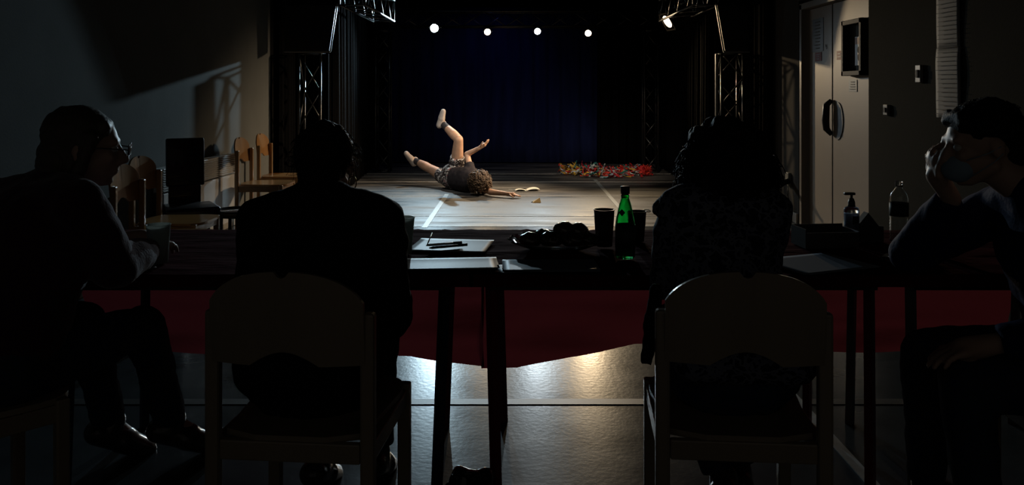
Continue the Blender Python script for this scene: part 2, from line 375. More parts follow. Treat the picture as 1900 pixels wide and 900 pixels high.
# socket with plug
so = empty('wall_socket', (2.81, 8.33, .42), 'white wall socket beside the door with black plug in it', 'socket')
rel(MB().box((2.795, 8.33, .42), (.03, .10, .13), bev=.005).build('socket_box', M['switch'], so), so)
rel(MB().tube([(2.79,8.30,.40),(2.72,8.28,.385),(2.64,8.25,.37)], [.03,.032,.014], 10).build('plug', M['black_metal'], so, True), so)
rel(MB().tube([(2.785,8.30,.36),(2.775,8.28,.25),(2.785,8.22,.14),(2.76,8.24,.02)], .005, 6).build('power_cord', M['black_metal'], so, True), so)

# radiator on the left wall
ra = empty('radiator', (-2.72, 7.0, 0), 'white radiator casing with slatted top grille against the grey wall', 'radiator')
ry0, ry1 = 6.15, 7.78
rel(MB().box((-2.70, (ry0+ry1)/2, .38), (.03, ry1-ry0, .32), bev=.004).build('front_panel', M['white_metal'], ra), ra)
rel(MB().box((-2.75, (ry0+ry1)/2, .14), (.06, ry1-ry0-.1, .10)).build('base_panel', M['white_metal'], ra), ra)
for k in range(9):
    rel(MB().box((-2.70, (ry0+ry1)/2, .565+k*.0185), (.035, ry1-ry0, .006), (0,.5,0)).build('slat', M['white_metal'], ra), ra)
for k in range(8):
    rel(MB().box((-2.735, ry0+.02+(ry1-ry0-.04)*k/7, .635), (.07, .012, .17)).build('grille_rib', M['white_metal'], ra), ra)
rel(MB().box((-2.735, (ry0+ry1)/2, .725), (.10, ry1-ry0, .012), bev=.003).build('top_rail', M['white_metal'], ra), ra)

# ================================================================= TRUSS AND STAGE RIG
def truss(label, origin, axis, length, size, seg, name='truss', nb_sides=4, mats=('chord','alu'), r=.016, group=None, ph=0):
    axis = V(axis).normalized(); a = V((0,0,1)) if abs(axis.z) < .9 else V((0,1,0))
    u = axis.cross(a).normalized(); v_ = axis.cross(u).normalized()
    o = V(origin); e = empty(name, o, label, 'truss', group)
    cor = [u*sx*size/2+v_*sy*size/2 for sx, sy in ((1,1),(1,-1),(-1,-1),(-1,1))]
    for c in cor:
        MB().tube([c, c+axis*length], r, 8).build('chord', M[mats[0]], e, True)
    n = max(1, round(length/seg)); sl = length/n
    src = None
    for k in range(n):
        for s_ in range(nb_sides):
            c0, c1 = cor[s_], cor[(s_+1)%4]
            if (k+s_+ph) % 2: c0, c1 = c1, c0
            MB().tube([c0+axis*sl*k, c1+axis*sl*(k+1)], r*.55, 6).build('brace', M[mats[1]], e, True)
    for k in (0, n):
        for s_ in range(4): MB().tube([cor[s_]+axis*sl*k, cor[(s_+1)%4]+axis*sl*k], r*.6, 6).build('end_brace', M[mats[1]], e, True)
    return e
truss('lattice truss tower on the radiator side of the stage front', (-2.405, 9.5, 0.02), (0,0,1), 1.74, .25, .42, 'truss_tower')
truss('lattice truss tower on the door side of the stage front', (2.50, 9.5, 0.02), (0,0,1), 1.74, .25, .29, 'truss_tower')
truss('far lattice tower carrying the lamp truss, radiator side', (-2.18, 13.2, 0.02), (0,0,1), 2.28, .22, .3, 'truss_tower')
truss('far lattice tower carrying the lamp truss, door side', (2.18, 13.2, 0.02), (0,0,1), 2.28, .22, .3, 'truss_tower')
truss('horizontal back truss carrying the row of four lamps', (-2.32, 13.2, 2.49), (1,0,0), 4.65, .24, .35, 'lamp_truss', nb_sides=4)
truss('side truss running back over the stage, radiator side', (-1.86, 9.15, 2.445), (0,1,0), 2.15, .29, .30, 'side_truss', mats=('chord','chord'))
truss('side truss running back over the stage, door side', (2.14, 9.15, 2.445), (0,1,0), 2.15, .29, .30, 'side_truss', mats=('chord','chord'))
truss('front truss high over the stage edge', (-2.5, 9.0, 2.62), (1,0,0), 5.0, .25, .35, 'front_truss')
# base plates for towers
# vertical flat pole beside the left tower
def post(name, x, y, wd, h, label, m):
    o = MB().box((x, y, h/2), (wd, .05, h), bev=.005).build(name, m); tag(o, label, 'post'); return o
post('fabric_pole', -2.235, 9.45, .075, 1.76, 'grey cloth-wrapped pole beside the radiator-side truss tower', M['drape'])
post('fabric_pole', 2.335, 9.45, .03, 1.76, 'slim grey pole beside the door-side truss tower', M['edge'])

# loudspeaker boxes on the towers: trapezoid outline, thin pale edging for the lamp-lit rim
def speaker(sgn, label):
    e = empty('loudspeaker', (sgn*2.3, 9.1, 1.765), label, 'loudspeaker')
    xi0, xi1 = 2.10, 2.02        # inner edge bottom / top
    if sgn > 0: xi0, xi1 = 2.33, 2.24
    xo = 2.62
    def prism(y0, y1, ins, name, m):
        b = MB(); q = [(xi0+ins, 1.765+ins), (xo-ins, 1.765+ins), (xo-ins, 2.31-ins), (xi1+ins, 2.31-ins)]
        A = [b.bm.verts.new((sgn*x, y0, z)) for x, z in q]; B = [b.bm.verts.new((sgn*x, y1, z)) for x, z in q]
        b.bm.faces.new(A); b.bm.faces.new(B[::-1])
        for k in range(4): b.bm.faces.new((A[k], A[(k+1)%4], B[(k+1)%4], B[k]))
        return rel(b.build(name, m, e), e)
    prism(9.09, 9.20, .012, 'cabinet', M['cabinet'])
    prism(9.075, 9.092, .03, 'grille', M['black_metal'])
    # pale strips put the lamp-lit cabinet edge into the colour
    b = MB()
    for (x0, z0), (x1, z1) in (((xi0,1.765),(xi1,2.31)), ((xi0,1.765),(xo,1.765))):
        b.tube([(sgn*x0, 9.10, z0), (sgn*x1, 9.10, z1)], .009, 6)
    rel(b.build('lit_edge_line', M['edge'], e), e)
    return e
speaker(-1, 'black trapezoid loudspeaker on the radiator-side truss tower')
speaker(1, 'black trapezoid loudspeaker on the door-side truss tower')

# curtains
def curtain(name, p0, p1, h, m, label, folds, amp=.035, z0=.02, group=None):
    p0, p1 = V(p0), V(p1); d = p1-p0; n = V((-d.y, d.x, 0)).normalized()
    ph = random.random()*9
    def f(u, v):
        s_ = math.sin(u*folds*2*PI+ph+.4*math.sin(u*17))+.4*math.sin(u*folds*4.7*PI+1)
        return p0+d*u+n*amp*s_*(.6+.4*(1-v))+V((0,0,z0+(h-z0)*v))
    o = grid_mesh(name, f, max(24, int(folds*10)), 6, m, thick=.004); tag(o, label, 'curtain', group); return o
curtain('backdrop', (-2.42, 14.75, 0), (1.52, 14.75, 0), 2.85, M['navy'], 'midnight blue backdrop curtain at the very back of the stage', 14, .02)
curtain('stage_curtain', (-2.75, 14.6, 0), (-2.38, 14.6, 0), 2.9, M['drape'], 'narrow black curtain beside the blue backdrop, radiator side', 3)
curtain('stage_curtain', (1.45, 14.6, 0), (2.7, 14.6, 0), 2.9, M['drape'], 'wide black curtain beside the blue backdrop, door side', 8)
curtain('side_curtain', (-2.235, 10.02, 0), (-2.52, 14.5, 0), 2.9, M['drape'], 'black curtain along the stage flank, radiator side', 26)
curtain('side_curtain', (2.42, 10.1, 0), (2.5, 14.5, 0), 2.9, M['drape'], 'black curtain along the stage flank, door side', 26)
curtain('wing_curtain', (-2.73, 9.35, 0), (-2.73, 9.93, 0), 2.9, M['drape'], 'black wing curtain closing the end of the grey wall', 5, .02)
curtain('wing_curtain', (-2.74, 10.0, 0), (-2.27, 10.0, 0), 2.9, M['drape'], 'black wing curtain right behind the radiator-side truss tower', 5, .02)
curtain('wing_curtain', (2.45, 10.05, 0), (2.74, 10.05, 0), 2.9, M['drape'], 'black wing curtain right behind the door-side truss tower', 3, .02)
curtain('wing_curtain', (2.74, 8.80, 0), (2.74, 10.05, 0), 2.9, M['drape'], 'black wing curtain beside the wall socket', 8, .02)

# stage lamps
def par(loc, aim, label, em, r=.066, body=.2, name='stage_lamp', truss_z=None, square=False):
    loc = V(loc); d = (V(aim)-loc).normalized(); e = empty(name, loc, label, 'stage lamp', None)
    q = d.to_track_quat('-Z', 'Y').to_matrix().to_4x4()      # local -Z = beam
    def add(b, nm, m, sm=True):
        o = b.build(nm, m, e, sm); o.matrix_local = q; return o
    add(MB().lathe([(r*1.14, -.015), (r*1.14, .02), (r*1.08, .03), (r*1.02, body*.6), (r*.75, body*.82), (r*.5, body), (0.0, body)][0:7]), 'lamp_can', M['lamp_can'])
    add(MB().lathe([(0.0, -.022), (r*.9, -.020), (r*.9, -.014), (0, -.014)], n=24), 'lens', em)
    if square:
        b = MB(); s_ = r*1.35
        for cx, cy, dx, dy in ((0,s_-.012,2*s_,.024),(0,-s_+.012,2*s_,.024),(s_-.012,0,.024,2*s_),(-s_+.012,0,.024,2*s_)):
            b.box((cx, cy, -.026), (dx, dy, .004))
        add(b, 'colour_frame', M['lamp_can'], False)
        b = MB()
        for k in range(5): b.box((0, r*.2, body*.62+k*.025), (r*1.7, r*1.7, .006))
        add(b, 'cooling_fin', M['steel'], False)
    tz = (truss_z or loc.z+.2)-loc.z; h = V((d.x, d.y, 0)).normalized(); sd = V((-h.y, h.x, 0))
    c = -d*body*.4; s1 = sd*(r*1.25)
    MB().tube([c+s1, c+s1+V((0,0,tz*.75)), c-s1+V((0,0,tz*.75)), c-s1], .006, 6).build('yoke', M['black_metal'], e, True)
    MB().tube([c+V((0,0,tz*.75)), c+V((0,0,tz))], .014, 8).build('clamp', M['black_metal'], e, True)
    for s_ in (1,-1):
        MB().tube([c+s1*s_, c+s1*s_*1.12], .012, 8).build('knob', M['steel'], e)
    return e
for i, (x, y, z, c, wt, an, aim, lab) in enumerate(BACK_LAMPS):
    loc = V((x,y,z)); d = (V(aim)-loc).normalized()
    em = emissive('lit lens %s' % 'abcd'[i], c if i in (0, 2) else (1, .80, .52), 60 if i == 0 else 14)
    e = par(loc, (x, 6.0, .9), lab, em, .072 if i == 0 else .056, truss_z=2.37)
    spot('lamp_light', loc+V((0,-.06,-.01)), aim, c, wt, an, .03 if i == 0 else .05)
# big lamp on the door side
SP = V((2.07, 11.05, 2.28)); SA = V((-1.2, 10.1, .15))
par(SP, SA, 'large warm theatre spotlight hung from the door-side truss, pointing at the dancer', emissive('warm spot lens', (1,.78,.55), 5), .10, .34, 'spotlight', truss_z=2.44, square=True)
d_ = (SA-SP).normalized()
spot('spot_light', SP+d_*.05, SA, (1,.72,.45), 640, 66, .07)
# front lamps hanging on the front truss, lighting the dancer from the hall side
for i, (x, lab) in enumerate(((-1.12, 'front truss lamp above the dancer, nearest the radiator side'), (.84, 'front truss lamp next to the centre of the stage'), (1.20, 'front truss lamp nearest the door side'))):
    par((x, 9.0, 2.40), (x*.4-.5, 10.8, .2), lab, M['glass'] if i < 2 else emissive('front lens', FRONT, 3), .07, .2, truss_z=2.50)
spot('front_light', (1.18, 9.06, 2.37), (-.75, 10.7, .3), FRONT, 240, 36, .06)
spot('front_light', (1.22, 9.06, 2.37), (1.45, 13.0, .0), FRONT, 120, 40, .06, 1.0)
spot('added_blue_fill', (-.45, 13.35, 2.75), (-.4, 14.7, .9), (.12,.2,1.0), 5, 130, .1, 1.0)  # added blue fill without a fixture, brings out the backdrop
spot('front_light', (-1.10, 9.06, 2.37), (-.1, 12.2, .0), (.95,.92,.86), 95, 66, .06, 1.0)

# ================================================================= CHAIRS
def wooden_chair(loc, rz, label, dim=False, group=None):
    e = empty('wooden_chair', loc, label, 'chair', group, rz)
    mw = M['wood_dim'] if dim else M['wood']; mf = M['wood_dim'] if dim else M['wood2']  # dim-toned copy of the same beech for the front chairs
    hw = .195
    # local: front towards +Y, rear posts at y=0
    N = 40; b = MB(); th = .012; cols = []
    for k in range(N+1):
        x = -hw + 2*hw*k/N; t = abs(x)/(hw+.012)
        zt = .765 + .125*math.sqrt(max(0, 1-t**2.3))
        if abs(x) < .018: zt -= .016*(1-abs(x)/.018*.4)
        zb = .655 + (.036*math.cos(x/.088*PI/2) if abs(x) < .088 else 0)
        yy = -.012 - .03*(1-(x/hw)**2)
        cols.append([b.bm.verts.new(p) for p in ((x, yy-th/2, zb), (x, yy-th/2-.015, zt), (x, yy+th/2-.015, zt), (x, yy+th/2, zb))])
    for p, q in zip(cols, cols[1:]):
        for k in range(4): b.bm.faces.new((p[k], p[(k+1)%4], q[(k+1)%4], q[k]))
    b.bm.faces.new(cols[0]); b.bm.faces.new(cols[-1][::-1])
    b.build('backrest', mw, e)
    for s_ in (-1, 1):
        MB().box((s_*(hw+.004), 0, .39), (.036, .034, .78), bev=.008).build('leg', mf, e)
        MB().box((s_*(hw+.002), .40, .232), (.036, .036, .464), bev=.006).build('leg', mf, e)
        MB().box((s_*(hw+.002), .20, .425), (.024, .38, .05), bev=.004).build('side_rail', mf, e)
    MB().box((0, .0, .43), (.36, .022, .05), bev=.004).build('rear_rail', mf, e)
    MB().box((0, .40, .425), (.36, .022, .05), bev=.004).build('front_rail', mf, e)
    b = MB(); pts = []
    for k in range(25):
        a = k/24*PI; pts.append((.205*math.copysign(abs(math.cos(a))**.45, math.cos(a)), .30+.145*abs(math.sin(a))**.6))
    pts += [(-.178, .03), (-.09,-.004), (.09,-.004), (.178, .03)]
    top = [b.bm.verts.new((x, y, .468-.010*(1-(x/.21)**2)*(1 if .03<y<.4 else 0))) for x, y in pts]; f = b.bm.faces.new(top)
    r = bmesh.ops.extrude_face_region(b.bm, geom=[f]); bmesh.ops.translate(b.bm, vec=(0,0,-.016), verts=[v for v in r['geom'] if isinstance(v, bmesh.types.BMVert)])
    b.build('seat', mw, e)
    return e
wooden_chair((-.566, 2.02, 0), -.09, 'beech chair with arched back carrying the person in black', True)
wooden_chair((.565, 2.02, 0), -.08, 'beech chair with arched back carrying the person with curly hair', True)
wooden_chair((-1.70, 2.12, 0), -.75, 'beech chair under the person wearing glasses', True)
wooden_chair((1.80, 2.18, 0), PI/2-.05, 'beech chair under the masked person', True)
def side_chair(px, Y, X, rz, label):
    return wooden_chair((X, Y, 0), rz, label, group='beech chairs along the grey wall')
side_chair(0, 4.83, -2.32, -PI/2+.05, 'wall-side beech chair nearest the seated person with glasses')
side_chair(0, 5.43, -2.49, -PI/2, 'wall-side beech chair just in front of the dark high-backed one')
side_chair(0, 7.60, -2.56, -PI/2, 'lit beech chair at the end of the radiator')
side_chair(0, 8.28, -2.58, -PI/2, 'farthest lit beech chair, next to the black curtain')
# dark high-backed chair
dk = empty('dark_chair', (-2.50, 6.10, 0), 'black high-backed padded chair between the wooden chairs and radiator', 'chair', rz=-2.6)
MB().box((0, -.02, .79), (.27, .05, .36), (.06,0,0), bev=.012).build('backrest', M['darkchair'], dk, True)
MB().box((0, .17, .45), (.38, .38, .07), bev=.02).build('seat', M['darkchair'], dk, True)
MB().box((0, -.04, .58), (.23, .03, .36), bev=.008).build('back_support', M['blackwood'], dk)
for sx in (-.16,.16):
    for sy in (-.0, .33): MB().box((sx, sy, .21), (.03,.03,.42), bev=.005).build('leg', M['blackwood'], dk)
# round stool
st = empty('round_stool', (-2.21, 6.15, 0), 'low round dark stool with a thick rim before the radiator', 'stool')
st.location = (-2.06, 5.98, 0)
MB().lathe([(0,.445),(.135,.445),(.145,.455),(.160,.455),(.166,.45),(.166,.41),(.158,.405),(0,.405)], n=40).build('seat', M['blackwood'], st, True)
for k in range(4):
    a = PI/4+k*PI/2; c, s_ = math.cos(a), math.sin(a)
    MB().tube([(c*.13,s_*.13,.41),(c*.155,s_*.155,0)], .014, 8).build('leg', M['blackwood'], st, True)
    a2 = a+PI/2; MB().tube([(c*.148,s_*.148,.16),(math.cos(a2)*.148,math.sin(a2)*.148,.16)], .008, 6).build('stretcher', M['blackwood'], st, True)

# ================================================================= TABLES AND CLOTHS
def table(x0, x1, label, legs, y0=2.56, y1=3.34):
    e = empty('folding_table', ((x0+x1)/2, (y0+y1)/2, 0), label, 'table', 'tables in a row under the burgundy cloths')
    rel(MB().box(((x0+x1)/2, (y0+y1)/2, .728), (x1-x0, y1-y0, .026), bev=.004).build('tabletop', M['table'], e), e)
    for ya in (y0+.06, y1-.06): rel(MB().box(((x0+x1)/2, ya, .700), (x1-x0-.1, .02, .03)).build('apron', M['table'], e), e)
    for xt, xb, yt, m in legs:
        rel(MB().tube([(xt, yt, .714), (xb, yt+(.03 if yt > 3 else -.01), 0)], .019, 4).build('leg', M[m], e), e)
    xs = [l[0] for l in legs]
    for xx in sorted(set(xs)):
        pass
    return e
table(-1.56, -.19, 'folding table between the person with glasses and the person in black', [(-.235,-.262,2.64,'leg_navy'), (-.255,-.285,3.16,'leg_red'), (-1.45,-1.47,2.64,'leg_navy'), (-1.45,-1.47,3.16,'leg_navy')])
table(-.135, 1.215, 'folding table in the middle of the row with the plate on it', [(-.085,-.066,2.64,'leg_red'), (-.075,-.055,3.22,'leg_red'), (1.15,1.15,2.64,'leg_red'), (1.15,1.16,3.2,'leg_red')])
table(1.24, 2.05, 'folding table at the masked person with pale legs', [(1.285,1.29,2.64,'leg_grey'), (1.33,1.33,3.2,'leg_grey'), (1.98,1.98,2.64,'leg_grey'), (1.98,1.98,3.2,'leg_grey')])
MB().tube([(-.245,2.75,.55),(-.262,3.05,.30)], .008, 6).build('strut', M['steel'], bpy.data.objects['folding_table'])
bpy.data.objects['folding_table'].children[-1].matrix_parent_inverse = Matrix.Translation(-bpy.data.objects['folding_table'].location)

def tablecloth(x0, x1, hem, label, seed):
    y0, y1, top = 2.545, 3.37, .752
    L1 = .04; L2 = y1-y0; 
    nu, nv = 150, 110
    def f(u, v):
        x = x0+(x1-x0)*u; h = hem(x); tot = L1+L2+(top-h); s_ = v*tot
        nz = noise.noise(V((x*1.7+seed, s_*5, 0))); n2 = noise.noise(V((x*.9+seed, s_*1.2, 3))); n3 = noise.noise(V((x*5, s_*9+seed, 7)))
        if s_ < L1:   p = V((x, y0-.004, top-L1+s_))
        elif s_ < L1+L2: p = V((x, y0+(s_-L1), top-.010*abs(nz)-.003*abs(n3)))
        else:
            q = s_-L1-L2; k = min(1, q/.1)
            p = V((x+.008*n2*k, y1+.008+k*(.055*nz+.08*n2+.014*math.sin(x*5+q*22+seed)+.02*noise.noise(V((x*1.2,q*13,seed)))) +.05*k*k*q+k*.013*math.sin(q*26+x*2.5+3*n2), top-q))
        return p
    o = grid_mesh('tablecloth', f, nu, nv, M['tablecloth'])
    tag(o, label, 'tablecloth')
    return o
def lerp_tab(t):
    def g(x):
        for (a, va), (b_, vb) in zip(t, t[1:]):
            if x <= b_: 
                k = max(0, min(1, (x-a)/(b_-a))); return va+(vb-va)*k
        return t[-1][1]
    return g
tablecloth(-1.80, -.135, lerp_tab([(-1.8,.36),(-1.55,.25),(-1.2,.205),(-.75,.215),(-.44,.222),(-.25,.185),(-.12,.160)]), 'burgundy tablecloth in front of the person in black', 1.3)
tablecloth(-.150, 2.07, lerp_tab([(-.15,.158),(.0,.165),(.22,.215),(.5,.262),(1.0,.245),(1.8,.245),(1.9,.30),(2.07,.34)]), 'burgundy tablecloth under the glass plate and green bottle', 5.1)

# ---- things on the table
TZ = .7545
def on(px, py, dz=0): 
    Y = (CAM_Z-TZ)*1500/(py-168); return V(((px-959)/1500*Y, Y, TZ+dz))
def cup(loc, h, r0, r1, m, label, name='plastic_cup', ribs=False, group=None):
    pr = [(0,0),(r0,0),(r0+(r1-r0)*.5,h*.5)]
    if ribs: pr += [(r0+(r1-r0)*.5+.001,h*.5+.004)]
    pr += [(r1,h-.004),(r1+.002,h-.002),(r1+.002,h),(r1-.001,h),(r1-.002,h-.005),(r0-.001,.003),(0,.003)]
    o = MB().lathe(pr, n=36).build(name, m, None, True); o.location = loc; tag(o, label, 'cup', group); return o
cup(on(294, 487), .128, .030, .038, M['cup'], 'translucent plastic cup beside the person wearing glasses')
cup(on(748, 470), .128, .030, .040, M['cup'], 'white translucent cup at the shoulder of the person in black')
cup(on(1121, 456), .135, .030, .038, M['dark_cup'], 'tall dark cup between the glass plate and green bottle', 'dark_cup', True)
cup(on(1186, 452)+V((0,.05,0)), .115, .026, .034, M['dark_cup'], 'smaller dark cup just behind the green bottle', 'dark_cup', True)
def lathe_thing(name, loc, label, cat, parts):
    e = empty(name, loc, label, cat)
    for nm, pr, m in parts: MB().lathe(pr, n=36).build(nm, m, e, True)
    return e
# green bottle
k=.92
lathe_thing('green_bottle', on(1160, 478), 'green glass bottle with black cap beside the dark cups', 'bottle', [
    ('bottle_glass', [(0,.0),(.030,0),(.034,.006),(.034,.115),(.031,.135),(.020,.185),(.0125,.208),(.0125,.228),(.0105,.228),(.0105,.206),(.018,.183),(.029,.133),(.032,.113),(.032,.008),(0,.006)], M['green']),
    ('label_band', [(.0345,.035),(.0347,.035),(.0347,.115),(.0345,.115),(.0345,.035)], M['dark_label']),
    ('neck_ring', [(.0130,.206),(.0142,.208),(.0142,.214),(.0130,.216)], M['green']),
    ('bottle_cap', [(0,.246),(.0145,.246),(.0155,.242),(.0155,.220),(.0135,.220)], M['cap'])])
MB().box((-.014,-.0215,.158), (.017,.002,.017), (0,PI/4,-.5)).build('neck_label', M['dark_label'], bpy.data.objects['green_bottle'])
# water bottle right
wb = [(0,0),(.028,0),(.033,.006)]
for q in range(7):
    z = .012+q*.0115; wb += [(.0335,z),(.0310,z+.006)]
wb += [(.0335,.095),(.0335,.105),(.031,.12),(.0335,.135),(.0335,.165),(.030,.182),(.014,.203),(.0125,.208),(.0125,.215)]
inner = [(r-.0008, z) for r, z in wb[2:]][::-1]
lathe_thing('water_bottle', on(1668, 449), 'clear ribbed water bottle with a dark band, at the far end of the table', 'bottle', [
    ('bottle_body', wb+inner+[(0,.002)], M['clear']),
    ('label_band', [(.0340,.100),(.0342,.100),(.0342,.150),(.0340,.150),(.0340,.100)], M['dark_label']),
    ('bottle_cap', [(0,.232),(.0135,.232),(.0145,.229),(.0145,.214),(.013,.213)], M['clear'])])
# small water bottle behind the person in black
lathe_thing('water_bottle', on(680, 440), 'clear water bottle with black cap behind the shoulder of the person in black', 'bottle', [
    ('bottle_body', [(0,0),(.030,0),(.033,.006),(.033,.10),(.033,.118),(.012,.142),(.0115,.15),(.0105,.15),(.011,.141),(.032,.117),(.032,.007),(0,.004)], M['clear']),
    ('bottle_cap', [(0,.163),(.0135,.163),(.0145,.160),(.0145,.148),(.012,.147)], M['cap'])])
# sanitiser pump
sp = lathe_thing('pump_bottle', on(1580, 448), 'pump bottle of pale blue hand gel with black pump head', 'bottle', [
    ('bottle_body', [(0,0),(.025,0),(.028,.005),(.028,.120),(.024,.130),(.012,.134),(0,.134)], M['clear']),
    ('gel', [(0,.003),(.0255,.003),(.0255,.105),(0,.105)], M['blue_liquid']),
    ('pump_collar', [(0,.165),(.008,.165),(.013,.150),(.014,.132),(0,.132)], M['cap'])])
MB().tube([(0,0,.16),(0,0,.180)], .005, 8).box((-.008,0,.182), (.042,.016,.010), bev=.003).build('pump_head', M['cap'], sp)
MB().box((.004,-.0285,.085), (.022,.002,.03)).build('label_patch', M['dark_label'], sp)
# low open box
bx = empty('tray_box', on(1530, 455), 'low grey open cardboard tray beside the pump bottle', 'box', rz=.1)
MB().box((0,0,.004), (.20,.12,.006)).box((0,.06,.035), (.20,.004,.07)).box((0,-.06,.03), (.20,.004,.055)).box((-.10,0,.035), (.004,.12,.07)).build('tray', M['card'], bx)
MB().box((.10,0,.03), (.004,.12,.06)).build('end_flap', M['carton_edge'], bx)
bx2 = MB().box((0,0,.03), (.09,.06,.06), bev=.003).build('small_carton', M['card']); bx2.location = on(1612, 447); tag(bx2, 'small dark carton between the pump bottle and water bottle', 'box')
b = MB(); q = [b.bm.verts.new(p) for p in ((-.04,-.02,0),(.04,-.02,0),(.04,.02,0),(-.04,.02,0))]; t1, t2 = b.bm.verts.new((-.0,-.02,.05)), b.bm.verts.new((.0,.02,.05))
for fc in ((q[0],q[1],t1),(q[2],q[3],t2),(q[0],t1,t2,q[3]),(q[1],q[2],t2,t1),(q[3],q[2],q[1],q[0])): b.bm.faces.new(fc)
fx = b.build('folded_card', M['card']); fx.location = on(1607, 447, .0605)+V((0,.0,0)); tag(fx, 'folded grey card standing on the small carton', 'card')
ph = MB().box((0,0,.005), (.075,.13,.009), bev=.003).build('phone', M['black_gloss']); ph.location = on(1676, 482); ph.rotation_euler = (0,0,.9); tag(ph, 'dark mobile phone lying in front of the water bottle', 'phone')

# papers
def paper(cx, cy, wd, dp, rz, m, label, name='paper_sheet', n=1, curl=.0, z=0.0):
    src = None
    for k in range(n):
        j = random.uniform(-.012,.012) if k else 0; j2 = random.uniform(-.01,.01) if k else 0
        def f(u, v): 
            x = (u-.5)*wd; y = (v-.5)*dp
            return V((x, y, .001+curl*max(0, v-.55)**2*4*(1 if curl > 0 else 0)+curl*.5*max(0,.3-u)**2*6))
        o = grid_mesh(name, f, 12, 10, m, thick=.0006)
        o.location = (cx+j, cy+j2, TZ+z+k*.0022); o.rotation_euler = (0,0,rz+random.uniform(-.06,.06)*(k > 0))
        tag(o, label if k == n-1 else label.replace('topmost','lower'), 'paper')
    return o
p = on(838, 456); paper(p.x, p.y, .285, .23, -.12, M['paper'], 'white sheet lying under the two dark pens', curl=.003)
p = on(838, 489); paper(p.x, p.y-.01, .31, .16, .10, M['paper'], 'topmost bright sheet at the hand of the person in black', n=2, curl=.004)
p = on(1020, 494); paper(p.x, p.y, .31, .17, .02, M['paper_dim'], 'topmost bluish grey sheet before the glass plate', n=2)
p = on(1018, 500); paper(p.x-.05, p.y+.03, .24, .12, .25, M['paper_dim'], 'grey sheet sticking out under the others before the glass plate', n=1)
p = on(1515, 490); paper(p.x, p.y+.01, .30, .25, .35, M['paper_dim'], 'topmost pale sheet between the curly-haired and masked persons', n=2)
p = on(265, 490); paper(p.x-.08, p.y-.0, .21, .26, .5, M['paper_dim'], 'pale sheet at the elbow of the person with glasses')
def pen(a, b_, label, m):
    a, b_ = V(a), V(b_); e = empty('pen', a, label, 'pen'); d = b_-a
    MB().tube([V((0,0,0)), d*.72], .0048, 8).build('barrel', m, e, True)
    MB().tube([d*.72, d*.98], .0052, 8).build('pen_cap', M['pen'], e, True)
    MB().tube([d*-.09, V((0,0,0))], [.0012,.0046], 8).build('tip', M['steel'], e, True)
pa = on(796, 462, .014); pen(pa, on(858, 457, .014), 'dark pen with bright barrel, upper of the two on the sheet', M['steel'])
pa = on(802, 467, .014); pen(pa, on(868, 461, .014), 'black pen lying below the bright one on the sheet', M['pen'])
gl = MB().tube([on(792,463,.014), on(797,459,.03), on(802,455,.045)], .0025, 6).build('pen_clip', M['steel'], None, True); tag(gl, 'small bright metal clip standing beside the pens', 'clip')

# glass plate with buns
pc = on(1032, 460)
pt = lathe_thing('glass_plate', pc, 'wide cut glass plate with scalloped rim holding dark buns', 'plate', [])
MB().lathe([(0,.002),(.09,.002),(.13,.012),(.172,.030),(.176,.034),(.172,.036),(.128,.018),(.088,.008),(0,.008)], n=96, scal=.02, nsc=16).build('dish', M['glass'], pt, True)
bun_src = None
spots_ = [(-.095,-.01,.040,'dark glazed bun at the radiator-side end of the plate'), (-.045,.045,.042,'dark glazed bun at the back of the plate beside the heap'), (-.02,-.03,.045,'dark glazed bun in the middle front of the plate'),
          (.045,.035,.043,'dark glazed bun at the rear centre of the plate'), (.06,-.035,.044,'dark glazed bun at the front under the top pair'), (.115,.0,.038,'dark glazed bun at the bottle-side end of the plate'),
          (.03,.01,.074,'dark glazed bun, first of the top pair on the heap'), (.078,.012,.070,'dark glazed bun, second of the top pair on the heap')]
me = None
for x, y, z, lab in spots_:
    if me is None:
        b = MB().ball((0,0,0), (.042,.040,.030), 4)
        for v in b.bm.verts: v.co += v.co.normalized()*.004*noise.noise(v.co*60); v.co.z = max(v.co.z, -.018)
        o = b.build('glazed_bun', M['bun'], None, True); me = o.data
    else: o = bpy.data.objects.new('glazed_bun', me); COL.objects.link(o)
    o.location = pc+V((x,y,z-.010)); o.rotation_euler = (0,0,random.random()*6); tag(o, lab, 'bun', 'dark buns heaped on the glass plate')
# bag on the floor
b = MB().ball((0,0,.05), (.085,.08,.08), 4)
for v in b.bm.verts:
    v.co += v.co.normalized()*.035*noise.noise(v.co*18); v.co.z = max(.002, v.co.z)
bg = empty('black_bag', at(868, 880, 2.56)*V((1,1,0)).length*0+V(((868-959)/1500*2.56, 2.56, 0)), 'shiny black bag on the floor under the table legs', 'bag')
b.build('bag_body', M['bag'], bg, True)
MB().tube([(-.05,0,.10),(-.03,-.03,.13),(.0,-.04,.135),(.03,-.02,.13),(.05,0,.09)], .006, 6).build('bag_strap', M['bag'], bg, True)

